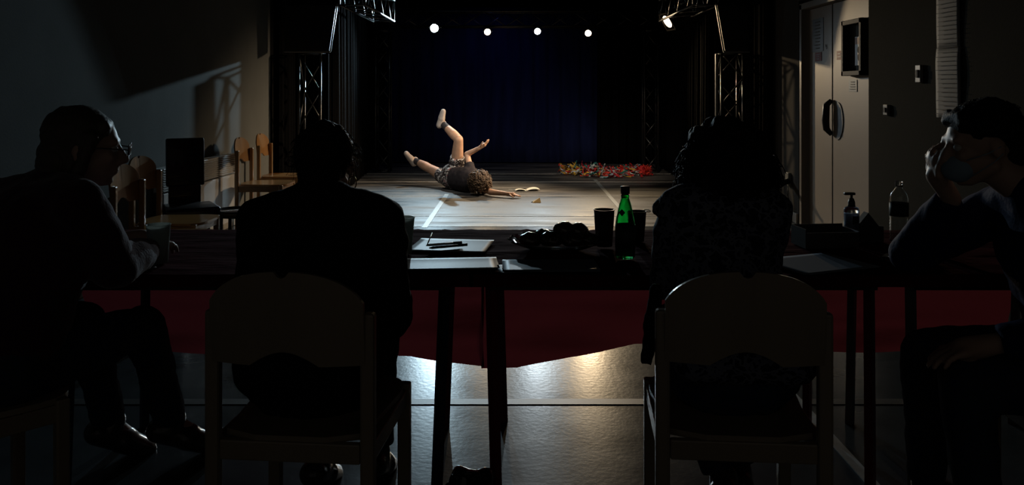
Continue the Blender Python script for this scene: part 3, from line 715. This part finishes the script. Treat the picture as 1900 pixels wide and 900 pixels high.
# ---- stage things
COLS = [mat('cloth strip '+n, c, .7, var=.1) for n, c in (('red',(.62,.02,.025)),('scarlet',(.75,.05,.03)),('white',(.66,.70,.70)),('teal',(.03,.20,.18)),('black',(.015,.015,.02)),('yellow',(.80,.48,.06)),('pale blue',(.35,.45,.52)),('crimson',(.40,.01,.03)))]
b = MB(); fi = []
for k in range(430):
    x = random.uniform(-.78,.74); lim = .55*math.sqrt(max(0,1-(x/.8)**2)); y = random.uniform(-1,1)*lim-.05
    if x < -.45: y = abs(y)*.8 if random.random() < .75 else y
    p = V((x, y, .01+random.random()*.11*max(.15, 1-(y/.6)**2))); d = V((random.uniform(-1,1), random.uniform(-1,1), 0)).normalized()
    zone = 5 if (-.66 < x < -.5 and random.random() < .75) else (random.choice((0,1)) if x > .55 else random.choice((0,0,1,1,2,2,3,4,6,7,2,5)))
    wdt = random.uniform(.02,.04); pts = []
    for q in range(5):
        pts.append(V((p.x, p.y, max(.004, p.z)))); d = (d+V((random.uniform(-.8,.8), random.uniform(-.8,.8), random.uniform(-.5,.5)))).normalized(); p = p+d*.04
    sd = d.cross(V((0,0,1))).normalized()*wdt/2; tw = random.random()*3
    prev = None
    for q, pp in enumerate(pts):
        s2 = sd*math.cos(tw+q*.5)+V((0,0,1))*wdt/2*math.sin(tw+q*.5)
        a1, a2 = b.bm.verts.new(pp+s2+V((0,0,.02))), b.bm.verts.new(pp-s2+V((0,0,.02)))
        if prev: fc = b.bm.faces.new((prev[0], prev[1], a2, a1)); fc.material_index = zone
        prev = (a1, a2)
hp = b.build('cloth_strip_heap', COLS); hp.location = (1.41, 12.72, .0); hp.scale = (.88, .85, .9)
hp.modifiers.new('thickness','SOLIDIFY').thickness = .003
tag(hp, 'tangled heap of red, white, teal and yellow cloth strips on the stage', 'cloth strips', kind='stuff')
bk = empty('open_booklet', ((978-959)/1500*10.75, 10.75, 0), 'cream open booklet lying beside the hand of the dancer', 'booklet', rz=.1)
grid_mesh('page', lambda u, v: V((-.02-u*.15, (v-.5)*.16, .004+.05*math.sin(u*PI)*.5*(1-v*.4))), 8, 6, M['cream_paper'], bk, .001)
grid_mesh('page', lambda u, v: V((-.02+u*.18, (v-.5)*.18, .004+.05*math.sin(u*PI*.8)*.6)), 8, 6, M['cream_paper'], bk, .001)
b = MB().box((-.17,.02,.012), (.14,.02,.002)); b.build('cover_flap', M['paper'], bk)
fp = empty('folded_paper', ((994-959)/1500*9.6, 9.6, 0), 'small folded yellowed paper standing on the stage floor', 'paper', rz=.5)
b = MB(); vs = [b.bm.verts.new(p) for p in ((-.06,-.02,.002),(.05,-.04,.002),(.055,.0,.055),(-.03,.01,.02),(.05,.04,.002),(-.05,.03,.002))]
b.bm.faces.new((vs[0],vs[1],vs[2],vs[3])); b.bm.faces.new((vs[3],vs[2],vs[4],vs[5])); o = b.build('paper_fold', M['yellow_paper'], fp); o.modifiers.new('t','SOLIDIFY').thickness=.002
sc = MB(); sc.tube([(-.05,0,.008),(-.02,.03,.02),(.03,.03,.02),(.05,0,.01),(.01,-.02,.012),(-.04,-.015,.006)], .006, 6); o = sc.build('paper_scrap', M['paper'], None, True); o.location = ((1199-959)/1500*8.85, 8.85, 0); tag(o, 'small curled white scrap on the stage floor behind the dark cup', 'scrap')

# ================================================================= PEOPLE
def perp(axis, hint):
    u = V(hint)-axis*V(hint).dot(axis)
    if u.length < 1e-4: u = axis.orthogonal()
    return u.normalized()
class Blob:
    def __init__(s): s.bm = bmesh.new()
    def cap(s, p0, p1, r0, r1, wide=1.0, hint=(1,0,0), flat=(False, False), n=16):
        p0, p1 = V(p0), V(p1); ax = (p1-p0); L = ax.length
        if L < 1e-5: ax = V((0,0,1))
        ax = ax.normalized(); u = perp(ax, hint); v = ax.cross(u)
        prof = []
        if not flat[0]:
            for k in range(4, 0, -1): a = k/4*PI/2; prof.append((p0-ax*r0*math.sin(a), r0*math.cos(a)))
        prof.append((p0, r0)); prof.append((p0.lerp(p1,.5), (r0+r1)/2)); prof.append((p1, r1))
        if not flat[1]:
            for k in range(1, 5): a = k/4*PI/2; prof.append((p1+ax*r1*math.sin(a), r1*math.cos(a)))
        rings = []
        for c, r in prof:
            r = max(r, 1e-4); rings.append([s.bm.verts.new(c+(u*wide*math.cos(k*2*PI/n)+v*math.sin(k*2*PI/n))*r) for k in range(n)])
        for a, b in zip(rings, rings[1:]):
            for k in range(n): s.bm.faces.new((a[k], a[(k+1)%n], b[(k+1)%n], b[k]))
        s.bm.faces.new(rings[0][::-1]); s.bm.faces.new(rings[-1]); return s
    def ell(s, c, r, R=None):
        vs = bmesh.ops.create_icosphere(s.bm, subdivisions=3, radius=1)['verts']
        bmesh.ops.transform(s.bm, matrix=Matrix.Translation(V(c)) @ (R.to_4x4() if R is not None else Matrix()) @ Matrix.Diagonal((*r,1)), verts=vs); return s
    def build(s, name, m, parent, voxel=.01, smooth=4, wr=0.0, wf=12.0):
        bmesh.ops.recalc_face_normals(s.bm, faces=s.bm.faces)
        me = bpy.data.meshes.new('tmp'); s.bm.to_mesh(me); s.bm.free()
        o = bpy.data.objects.new('tmp', me); COL.objects.link(o)
        md = o.modifiers.new('r', 'REMESH'); md.mode = 'VOXEL'; md.voxel_size = voxel; md.use_smooth_shade = True
        ms = o.modifiers.new('s', 'SMOOTH'); ms.factor = .5; ms.iterations = smooth
        dg = bpy.context.evaluated_depsgraph_get(); dg.update()
        me2 = bpy.data.meshes.new_from_object(o.evaluated_get(dg)); bpy.data.objects.remove(o); bpy.data.meshes.remove(me)
        me2.name = name
        if wr:
            me2.update(); nn = [v.normal.copy() for v in me2.vertices]
            for v, n_ in zip(me2.vertices, nn):
                q = v.co*wf; v.co += n_*wr*(noise.noise(q)+.5*noise.noise(q*2.3))
        o2 = link(name, me2, m, None, True)
        if parent: o2.parent = parent; o2.matrix_parent_inverse = Matrix.Translation(-parent.location)
        return o2
def basis(f, up):            # columns: side (person's right), forward, up
    f = V(f).normalized(); up = V(up); s = f.cross(up).normalized(); up = s.cross(f).normalized()
    return Matrix((s, f, up)).transposed()
def head(B, c, f, up, sc=1.0, mouth=True):
    R = basis(f, up); c = V(c)
    P = lambda x, y, z: c + R @ V((x, y, z))*sc
    B.ell(P(0,-.008,.022), (.074*sc,.094*sc,.088*sc), R)          # skull
    B.ell(P(0,.030,-.030), (.057*sc,.062*sc,.075*sc), R)          # face
    B.cap(P(0,.052,-.082), P(0,.066,-.090), .026*sc, .018*sc)     # chin
    B.cap(P(-.05,.0,-.055), P(-.015,.052,-.088), .02*sc, .02*sc); B.cap(P(.05,.0,-.055), P(.015,.052,-.088), .02*sc, .02*sc)
    B.cap(P(0,.086,.012), P(0,.108,-.026), .009*sc, .014*sc)      # nose
    B.cap(P(-.012,.098,-.030), P(.012,.098,-.030), .009*sc, .009*sc)
    B.cap(P(-.035,.078,.026), P(.035,.078,.026), .012*sc, .012*sc) # brow
    B.cap(P(-.018,.088,-.055), P(.018,.088,-.055), .0075*sc, .0075*sc); B.cap(P(-.015,.086,-.065), P(.015,.086,-.065), .008*sc, .008*sc)
    for s_ in (-1, 1):
        B.ell(P(s_*.078,-.006,-.008), (.009*sc,.020*sc,.032*sc), R)
        B.ell(P(s_*.036,.068,-.018), (.020*sc,.02*sc,.018*sc), R)
    return P, R
def eyes(P, R, root, sc=1.0):
    for s_ in (-1, 1):
        MB().ball(P(s_*.031,.078,.006), .0115*sc, 2).build('eye', M['eye'], root, True).matrix_parent_inverse = Matrix.Translation(-root.location)
def hand(B, w, d, nrm, curl=.3, side=1, sc=1.0, spread=.06):
    w, d = V(w), V(d).normalized(); nrm = perp(d, nrm); s = d.cross(nrm).normalized()*side
    B.cap(w-d*.02, w+d*.07*sc, .026*sc, .030*sc, 1.0, s); 
    for k in range(5): B.cap(w+d*.01, w+d*.085*sc+s*(k-2)*.0165*sc, .017*sc, .0125*sc)
    for k, L in enumerate((.072,.082,.078,.062)):
        o = (k-1.5)*.0205*sc; p = w+d*(.088-abs(k-1.2)*.004)*sc+s*o; dd = (d+s*(k-1.5)*spread).normalized(); c = curl*.6
        for seg, fr in enumerate((.45,.30,.25)):
            c2 = c+curl*seg; v = (dd*math.cos(c2)+nrm*math.sin(c2)).normalized(); q = p+v*L*fr*sc
            B.cap(p, q, (.0092-.0006*seg)*sc, (.0088-.0008*seg)*sc, n=10); p = q
    p = w+d*.025*sc-s*.026*sc; v = (d*.65-s*.75+nrm*.25).normalized()
    for fr, r in ((.04,.012),(.03,.0105),(.024,.0095)):
        q = p+v*fr*sc; B.cap(p, q, r*sc, r*.9*sc, n=10); p = q; v = (v+d*.35).normalized()
def person(label, J, face, up, skin, top, bottom, shoe_m, hs=1.0, top_name='jacket', sleeve=1.0, trouser=1.0, palm=((0,0,-1),(0,0,-1)), curl=(.4,.4), shoe_dirs=None, fat=1.0, body_voxel=.0075, trouser_name='trousers', wr=.006, top_grow=.012, lg=1.0):
    """J: dict of joints. limbs with suffix L / R"""
    root = empty('person', V((J['pelvis'].x, J['pelvis'].y, 0)), label, 'person')
    B = Blob(); P, R = head(B, J['head'], face, up, hs)
    side = (J['sR']-J['sL']).normalized()
    B.cap(J['neck'], J['head']-V(up)*.04, .056, .052)
    torso = []
    def torso_prims(Q, g):
        Q.cap(J['pelvis'], J['belly'], (.115*fat+g), (.108*fat+g), 1.28, side)
        Q.cap(J['belly'], J['chest'], (.108*fat+g), (.118*fat+g), 1.28, side)
        Q.cap(J['chest'], J['neck'], (.118*fat+g), (.058+g), 1.25, side)
        Q.cap(J['sL'], J['sR'], .058+g, .058+g)
        Q.cap(J['sL'].lerp(J['neck'],.1), J['neck'], .055+g, .052+g*.5); Q.cap(J['sR'].lerp(J['neck'],.1), J['neck'], .055+g, .052+g*.5)
    torso_prims(B, 0)
    T = Blob(); torso_prims(T, top_grow)
    Lg = Blob(); Lg.cap(J['pelvis']-(J['belly']-J['pelvis'])*.15, J['pelvis'].lerp(J['belly'],.45), .118*fat+.012, .112*fat+.012, 1.28, side)
    for i, s_ in enumerate('LR'):
        sh, el, wr_ = J['s'+s_], J['e'+s_], J['w'+s_]
        B.cap(sh, el, .046, .038); B.cap(el, wr_, .040, .026)
        hd = J.get('h'+s_, (wr_-el).normalized())
        hand(B, wr_+V(hd).normalized()*.01, hd, palm[i], curl[i], side=(1 if s_ == 'L' else -1), sc=hs)
        if sleeve >= 1: T.cap(sh, el, .056+top_grow, .047+top_grow); T.cap(el, el.lerp(wr_, .97), .049+top_grow, .034+top_grow*.7, flat=(False, True))
        else: T.cap(sh, sh.lerp(el, sleeve), .056+top_grow, .055+top_grow, flat=(False, True))
        hp, kn, an, to = J['p'+s_], J['k'+s_], J['a'+s_], J['t'+s_]
        B.cap(hp, kn, .083*fat*lg, .055*lg); B.cap(kn, kn.lerp(an,.30), .053*lg, .058*lg); B.cap(kn.lerp(an,.30), an, .058*lg, .034*lg)
        dn0 = perp((to-an).normalized(), shoe_dirs[i] if shoe_dirs else V((0,0,-1))); B.cap(an, an+(to-an).normalized()*.13+dn0*.03, .034, .022)
        if trouser >= 1:
            Lg.cap(hp, kn, .094*fat, .069); Lg.cap(kn, an.lerp(kn,.06), .069, .055, flat=(False, True))
        else: Lg.cap(hp, hp.lerp(kn, trouser), .102*fat, .092*fat, flat=(False, True))
        # shoe
        sd = shoe_dirs[i] if shoe_dirs else V((0,0,-1))
        ax = (to-an).normalized(); dn = perp(ax, sd); sw = ax.cross(dn)
        base = an + dn*.055
        Q = Blob(); heel = an-ax*.035+dn*.034; Q.cap(heel, heel+ax*.11, .044, .046, 1.0); Q.cap(heel+ax*.10+dn*.004, heel+ax*.20+dn*.012, .046, .036, 1.15, sw); Q.cap(an-dn*.015, an+dn*.03, .043, .046)
        sh_o = Q.build('shoe', shoe_m, root, .007, 3)
        Q = Blob(); Q.cap(heel+dn*.034, heel+ax*.11+dn*.034, .015, .015, 2.9, sw); Q.cap(heel+ax*.11+dn*.034, heel+ax*.225+dn*.034, .015, .012, 3.1, sw)
        so_ = Q.build('sole', M['shoe_sole'], None, .006, 2); so_.parent = sh_o; so_.matrix_parent_inverse = Matrix.Translation(-root.location)
        if shoe_m == M['shoe']:
            for q in range(3):
                for s2 in (-1, 1):
                    c = an+ax*(.035+q*.026)+sw*s2*.055
                    st_ = MB().tube([c+dn*.055-ax*.008, c+dn*.03, c-dn*.008+ax*.012-sw*s2*.006], .0075, 6).build('side_stripe', M['shoe_stripe'], None, True); st_.parent = sh_o; st_.matrix_parent_inverse = Matrix.Translation(-root.location)
        b = MB()
        for q in range(4):
            c = an+ax*(.045+q*.022)-dn*(.019-q*.009)
            b.tube([c+sw*.034+dn*.02, c+sw*.02-dn*.004, c-dn*.010, c-sw*.02-dn*.004, c-sw*.034+dn*.02], .0045, 5)
        lc = b.build('laces', M['shoe_stripe'] if shoe_m == M['shoe'] else M['shoe_sole'], None, True); lc.parent = sh_o; lc.matrix_parent_inverse = Matrix.Translation(-root.location)
    body = B.build('body', skin, root, body_voxel, 3)
    T.build(top_name, top, root, .011, 5, wr=wr); Lg.build(trouser_name, bottom, root, .011, 5, wr=wr)
    return root, P, R
def par_to(o, root): o.parent = root; o.matrix_parent_inverse = Matrix.Translation(-root.location); return o
def curls(root, c, R, rad, n, L, r, m, name='curls', zmin=-.6, amp=.012, droop=.5, front=2, seed=1):
    rnd = random.Random(seed); b = MB(); c = V(c)
    k = 0
    while k < n:
        d = V((rnd.gauss(0,1), rnd.gauss(0,1), rnd.gauss(0,1))).normalized()
        if d.z < zmin or d.y > front: continue
        k += 1
        p = V((d.x*rad[0], d.y*rad[1], d.z*rad[2])); pts = []; t = d.orthogonal().normalized(); t2 = d.cross(t); ph = rnd.random()*6; ll = L*rnd.uniform(.5,1.1); dr = V((d.x*.5, d.y*.5, -1))
        for q in range(9):
            s_ = q/8; fl = (d*(1-droop)+dr*droop*s_)
            pts.append(c+R@(p+fl*ll*s_+(t*math.cos(ph+s_*9)+t2*math.sin(ph+s_*9))*amp*(.3+s_)))
        b.tube(pts, [r*(1-.5*q/8) for q in range(9)], 4)
    return par_to(b.build(name, m, None, True), root)

def seated(pelvis, chest, neck, headc, sL, sR, eL, eR, wL, wR, kL, kR, aL, aR, tL, tR, **k):
    pelvis, chest = V(pelvis), V(chest); sd = (V(sR)-V(sL)); sd.z = 0; sd.normalize()
    J = dict(pelvis=pelvis, chest=chest, belly=pelvis.lerp(chest,.5), neck=V(neck), head=V(headc), sL=V(sL), sR=V(sR), eL=V(eL), eR=V(eR), wL=V(wL), wR=V(wR),
             pL=pelvis-sd*.09+V((0,0,-.03)), pR=pelvis+sd*.09+V((0,0,-.03)), kL=V(kL), kR=V(kR), aL=V(aL), aR=V(aR), tL=V(tL), tR=V(tR))
    J.update(k); return J

# --- person in black, seen from behind
J = seated((-.565,2.24,.575), (-.575,2.37,.87), (-.58,2.40,1.00), (-.583,2.475,1.105), (-.745,2.38,.945), (-.405,2.38,.945), (-.775,2.42,.69), (-.372,2.38,.66),
           (-.70,2.62,.80), (-.46,2.58,.665), (-.66,2.68,.55), (-.46,2.70,.55), (-.655,2.66,.11), (-.47,2.72,.11), (-.64,2.80,.055), (-.46,2.87,.055))
p2, P, R = person('person in a black jacket with short tied hair, seen from behind on a beech chair', J, (.12,1,-.05), (0,0,1), M['skin_dim'], M['black_cloth'], M['black_cloth'], M['shoe_dark'], 1.02, fat=1.10, top_grow=.02, wr=.009)
H = Blob(); H.ell(P(0,-.018,.035), (.088,.104,.098), R); H.ell(P(0,-.06,-.03), (.066,.055,.075), R); H.cap(P(0,-.07,.06), P(.01,-.06,.10), .05, .035)
H.build('hair', M['hair_dark'], p2, .009, 3, wr=.006, wf=30)
curls(p2, P(0,-.015,.03), R, (.082,.096,.09), 240, .045, .0014, M['hair_dark'], 'stray_hair', zmin=-.5, amp=.006, front=.5, seed=4)
par_to(MB().tube([P(.083+.012*math.cos(a), -.004, -.055+.02*math.sin(a)) for a in [k*PI/6 for k in range(13)]], .0022, 6).build('earring', M['gold'], None, True), p2)
# coat hanging through the chair opening
Q = Blob(); Q.ell((-.60,2.10,.60), (.14,.075,.10)); Q.ell((-.48,2.12,.59), (.12,.06,.07)); Q.build('coat_tail', M['black_cloth'], p2, .012, 4, wr=.006)

# --- person with curly hair
J = seated((.60,2.24,.575), (.605,2.35,.87), (.61,2.39,1.02), (.628,2.46,1.115), (.478,2.36,.985), (.735,2.36,.98), (.455,2.44,.76), (.740,2.46,.77),
           (.53,2.66,.80), (.70,2.68,.80), (.52,2.68,.56), (.70,2.68,.56), (.63,2.46,.14), (.70,2.56,.12), (.66,2.60,.055), (.72,2.72,.055))
p3, P, R = person('person with big curly dark hair and spotted navy blouse, seen from behind', J, (-.1,1,-.1), (0,0,1), M['skin_dim'], M['leopard'], M['denim'], M['shoe_dark'], 1.0, top_name='blouse', fat=1.02, top_grow=.012, wr=.010)
for q in ((.448,2.36,.985),(.752,2.36,.975)): Q = Blob(); Q.ell(q, (.050,.055,.045)); Q.build('shoulder_frill', M['leopard'], p3, .01, 3, wr=.010, wf=25)
H = Blob(); H.ell(P(0,-.03,.02), (.125,.12,.115), R); H.ell(P(.0,-.045,-.07), (.148,.10,.13), R); H.ell(P(.02,-.05,-.15), (.12,.08,.10), R)
H.build('hair', M['hair_dark'], p3, .010, 2, wr=.022, wf=22)
curls(p3, P(0,-.03,-.03), R, (.125,.11,.135), 520, .055, .0030, M['hair_dark'], 'curls', zmin=-.9, amp=.014, front=.4, seed=9)
Q = Blob(); Q.cap((.375,2.17,.80), (.355,2.14,.70), .014, .018, 1.2); Q.cap((.355,2.14,.70), (.338,2.12,.61), .018, .014, 1.2, flat=(False,True)); Q.build('sleeve_end', M['black_cloth'], p3, .008, 3, wr=.006, wf=25)
Q = Blob(); Q.cap((.47,2.11,.63), (.73,2.11,.63), .066, .066); Q.build('blouse_hem', M['leopard'], p3, .012, 3, wr=.008)

# --- person with glasses, turned in profile
J = seated((-1.50,2.33,.58), (-1.45,2.44,.90), (-1.42,2.48,1.03), (-1.345,2.52,1.150), (-1.63,2.50,.975), (-1.285,2.36,1.00), (-1.62,2.72,.80), (-1.215,2.44,.80),
           (-1.42,2.86,.80), (-1.22,2.68,.80), (-1.46,2.72,.555), (-1.245,2.70,.545), (-1.455,2.90,.13), (-1.245,2.92,.13), (-1.37,2.98,.065), (-1.12,2.98,.075),
           pL=V((-1.55,2.40,.55)), pR=V((-1.42,2.27,.55)))
p1, P, R = person('person in a plum jumper with glasses, face in profile towards the stage', J, (.93,.38,-.10), (.05,.0,1), M['skin_dim'], M['plum'], M['denim'], M['shoe_dark'], 1.06, top_name='jumper', fat=1.20, top_grow=.022, wr=.008)
eyes(P, R, p1)
H = Blob(); H.ell(P(0,-.025,.040), (.090,.104,.092), R); H.ell(P(0,-.055,-.035), (.082,.075,.085), R); H.cap(P(-.078,.02,.03), P(-.080,-.01,-.08), .022, .02); H.cap(P(.078,.02,.04), P(.080,-.01,-.085), .022, .022); H.cap(P(-.04,.045,.072), P(.05,.045,.070), .024, .024)
H.build('hair', M['hair_grey'], p1, .009, 3, wr=.006, wf=28)
b = MB()
for s_ in (-1, 1):
    b.tube([P(s_*.033+.024*math.cos(a), .118, .004+.019*math.sin(a)) for a in [k*PI/8 for k in range(17)]], .0022, 6, False)
    b.tube([P(s_*.057,.116,.008), P(s_*.080,.05,.010), P(s_*.088,-.01,.006)], .0022, 6)
b.tube([P(-.009,.118,.008), P(0,.121,.012), P(.009,.118,.008)], .002, 6)
gs = par_to(b.build('glasses', M['black_gloss'], None, True), p1)
for s_ in (-1, 1):
    l_ = MB().ball(P(s_*.033,.118,.004), (.023,.0015,.018), 2, R.to_4x4()).build('lens', M['lens'], None, True); l_.parent = gs; l_.matrix_parent_inverse = Matrix.Translation(-p1.location)

# --- masked person on the door side, chin on hand
J = seated((1.60,2.22,.58), (1.56,2.33,.88), (1.50,2.36,1.03), (1.375,2.395,1.170), (1.54,2.15,.96), (1.50,2.52,.96), (1.50,2.04,.72), (1.275,2.62,.80),
           (1.27,2.14,.66), (1.325,2.47,1.005), (1.20,2.16,.555), (1.22,2.42,.55), (1.22,2.12,.13), (1.25,2.46,.12), (1.08,2.12,.06), (1.11,2.47,.06),
           pL=V((1.56,2.13,.55)), pR=V((1.56,2.32,.55)), hR=V((-.55,-.15,.75)), hL=V((-1,.1,-.2)))
p4, P, R = person('masked person in navy jacket resting chin on one hand at the table', J, (-1,.06,-.16), (-.1,0,1), M['skin_dim'], M['navy_jacket'], M['denim'], M['shoe_dark'], 1.06, fat=1.08, top_grow=.02, palm=((0,0,-1),(.8,-.2,.5)), curl=(.3,.55), wr=.008)
eyes(P, R, p4)
H = Blob(); H.ell(P(0,-.022,.046), (.090,.104,.088), R); H.ell(P(0,-.07,-.02), (.074,.05,.07), R); H.cap(P(-.04,.050,.078), P(.04,.052,.080), .028, .028)
H.build('hair', M['hair_dark'], p4, .009, 3, wr=.007, wf=34)
curls(p4, P(0,-.02,.045), R, (.086,.10,.085), 160, .035, .0016, M['hair_dark'], 'stray_hair', zmin=-.1, amp=.006, front=.75, seed=3)
Q = Blob(); Q.ell(P(0,.066,-.052), (.052,.054,.048), R); Q.build('face_mask', M['mask'], p4, .006, 2)
for s_ in (-1, 1):
  b = MB(); b.tube([P(s_*.052,.07,-.03), P(s_*.078,.02,-.015), P(s_*.088,-.01,.0)], .0015, 5); b.tube([P(s_*.048,.07,-.08), P(s_*.080,.01,-.04), P(s_*.088,-.012,-.02)], .0015, 5)
  par_to(b.build('mask_loop', M['mask'], None, True), p4)

# --- dancer tumbling on the stage floor
A = at
J = dict(pelvis=V((-.88,10.92,.165)), belly=V((-.76,10.74,.155)), chest=V((-.63,10.56,.165)), neck=V((-.53,10.40,.185)), head=V((-.470,10.24,.150)),
         sR=A(873,315,10.58), sL=V((-.47,10.40,.075)), eR=V((-.66,10.70,.485)), wR=V((-.495,10.60,.575)), hR=V((.62,-.12,.42)),
         eL=V((-.33,10.16,.055)), wL=V((-.120,10.02,.048)), hL=V((1,-.25,-.08)),
         pR=A(846,321,10.93), pL=A(832,334,11.00), kR=A(851,259,10.72), kL=A(798,313,11.28), aR=A(821,229,11.02), aL=A(769,297.5,11.50),
         tR=A(830,203,10.98), tL=A(758,280,11.42))
J['pL'].z = max(J['pL'].z, .12)
root, P, R = person('dancer in charcoal t-shirt and flowered shorts tumbling on the stage, one leg raised', J, (.25,-.30,-.9), (.55,-.85,.15), M['skin'], M['tee'], M['floral'], M['shoe'],
    1.0, top_name='t_shirt', sleeve=.42, trouser=.50, palm=((0,0,-1),(-.5,.3,.9)), curl=(.10,.22), shoe_dirs=(V((-1,-.5,-.3)), V((-1,-.30,-.2))), trouser_name='shorts', fat=1.08, body_voxel=.0065, wr=.006, top_grow=.010, lg=1.12)
for s_ in 'LR':
    an, kn = J['a'+s_], J['k'+s_]; Q = Blob(); Q.cap(an, an.lerp(kn,.38), .043, .052, flat=(False,True)); Q.build('sock', M['sock'], root, .006, 2)
H = Blob(); H.ell(P(0,-.02,.035), (.108,.120,.112), R); H.ell(P(0,-.07,-.02), (.085,.055,.07), R); H.ell(P(.0,.05,.08), (.075,.05,.05), R)
H.build('hair', M['hair_curl'], root, .008, 1, wr=.026, wf=30)
curls(root, P(0,-.015,.03), R, (.105,.116,.108), 420, .070, .0075, M['hair_curl'], 'curls', zmin=-.75, amp=.016, droop=.3, front=.8, seed=12)
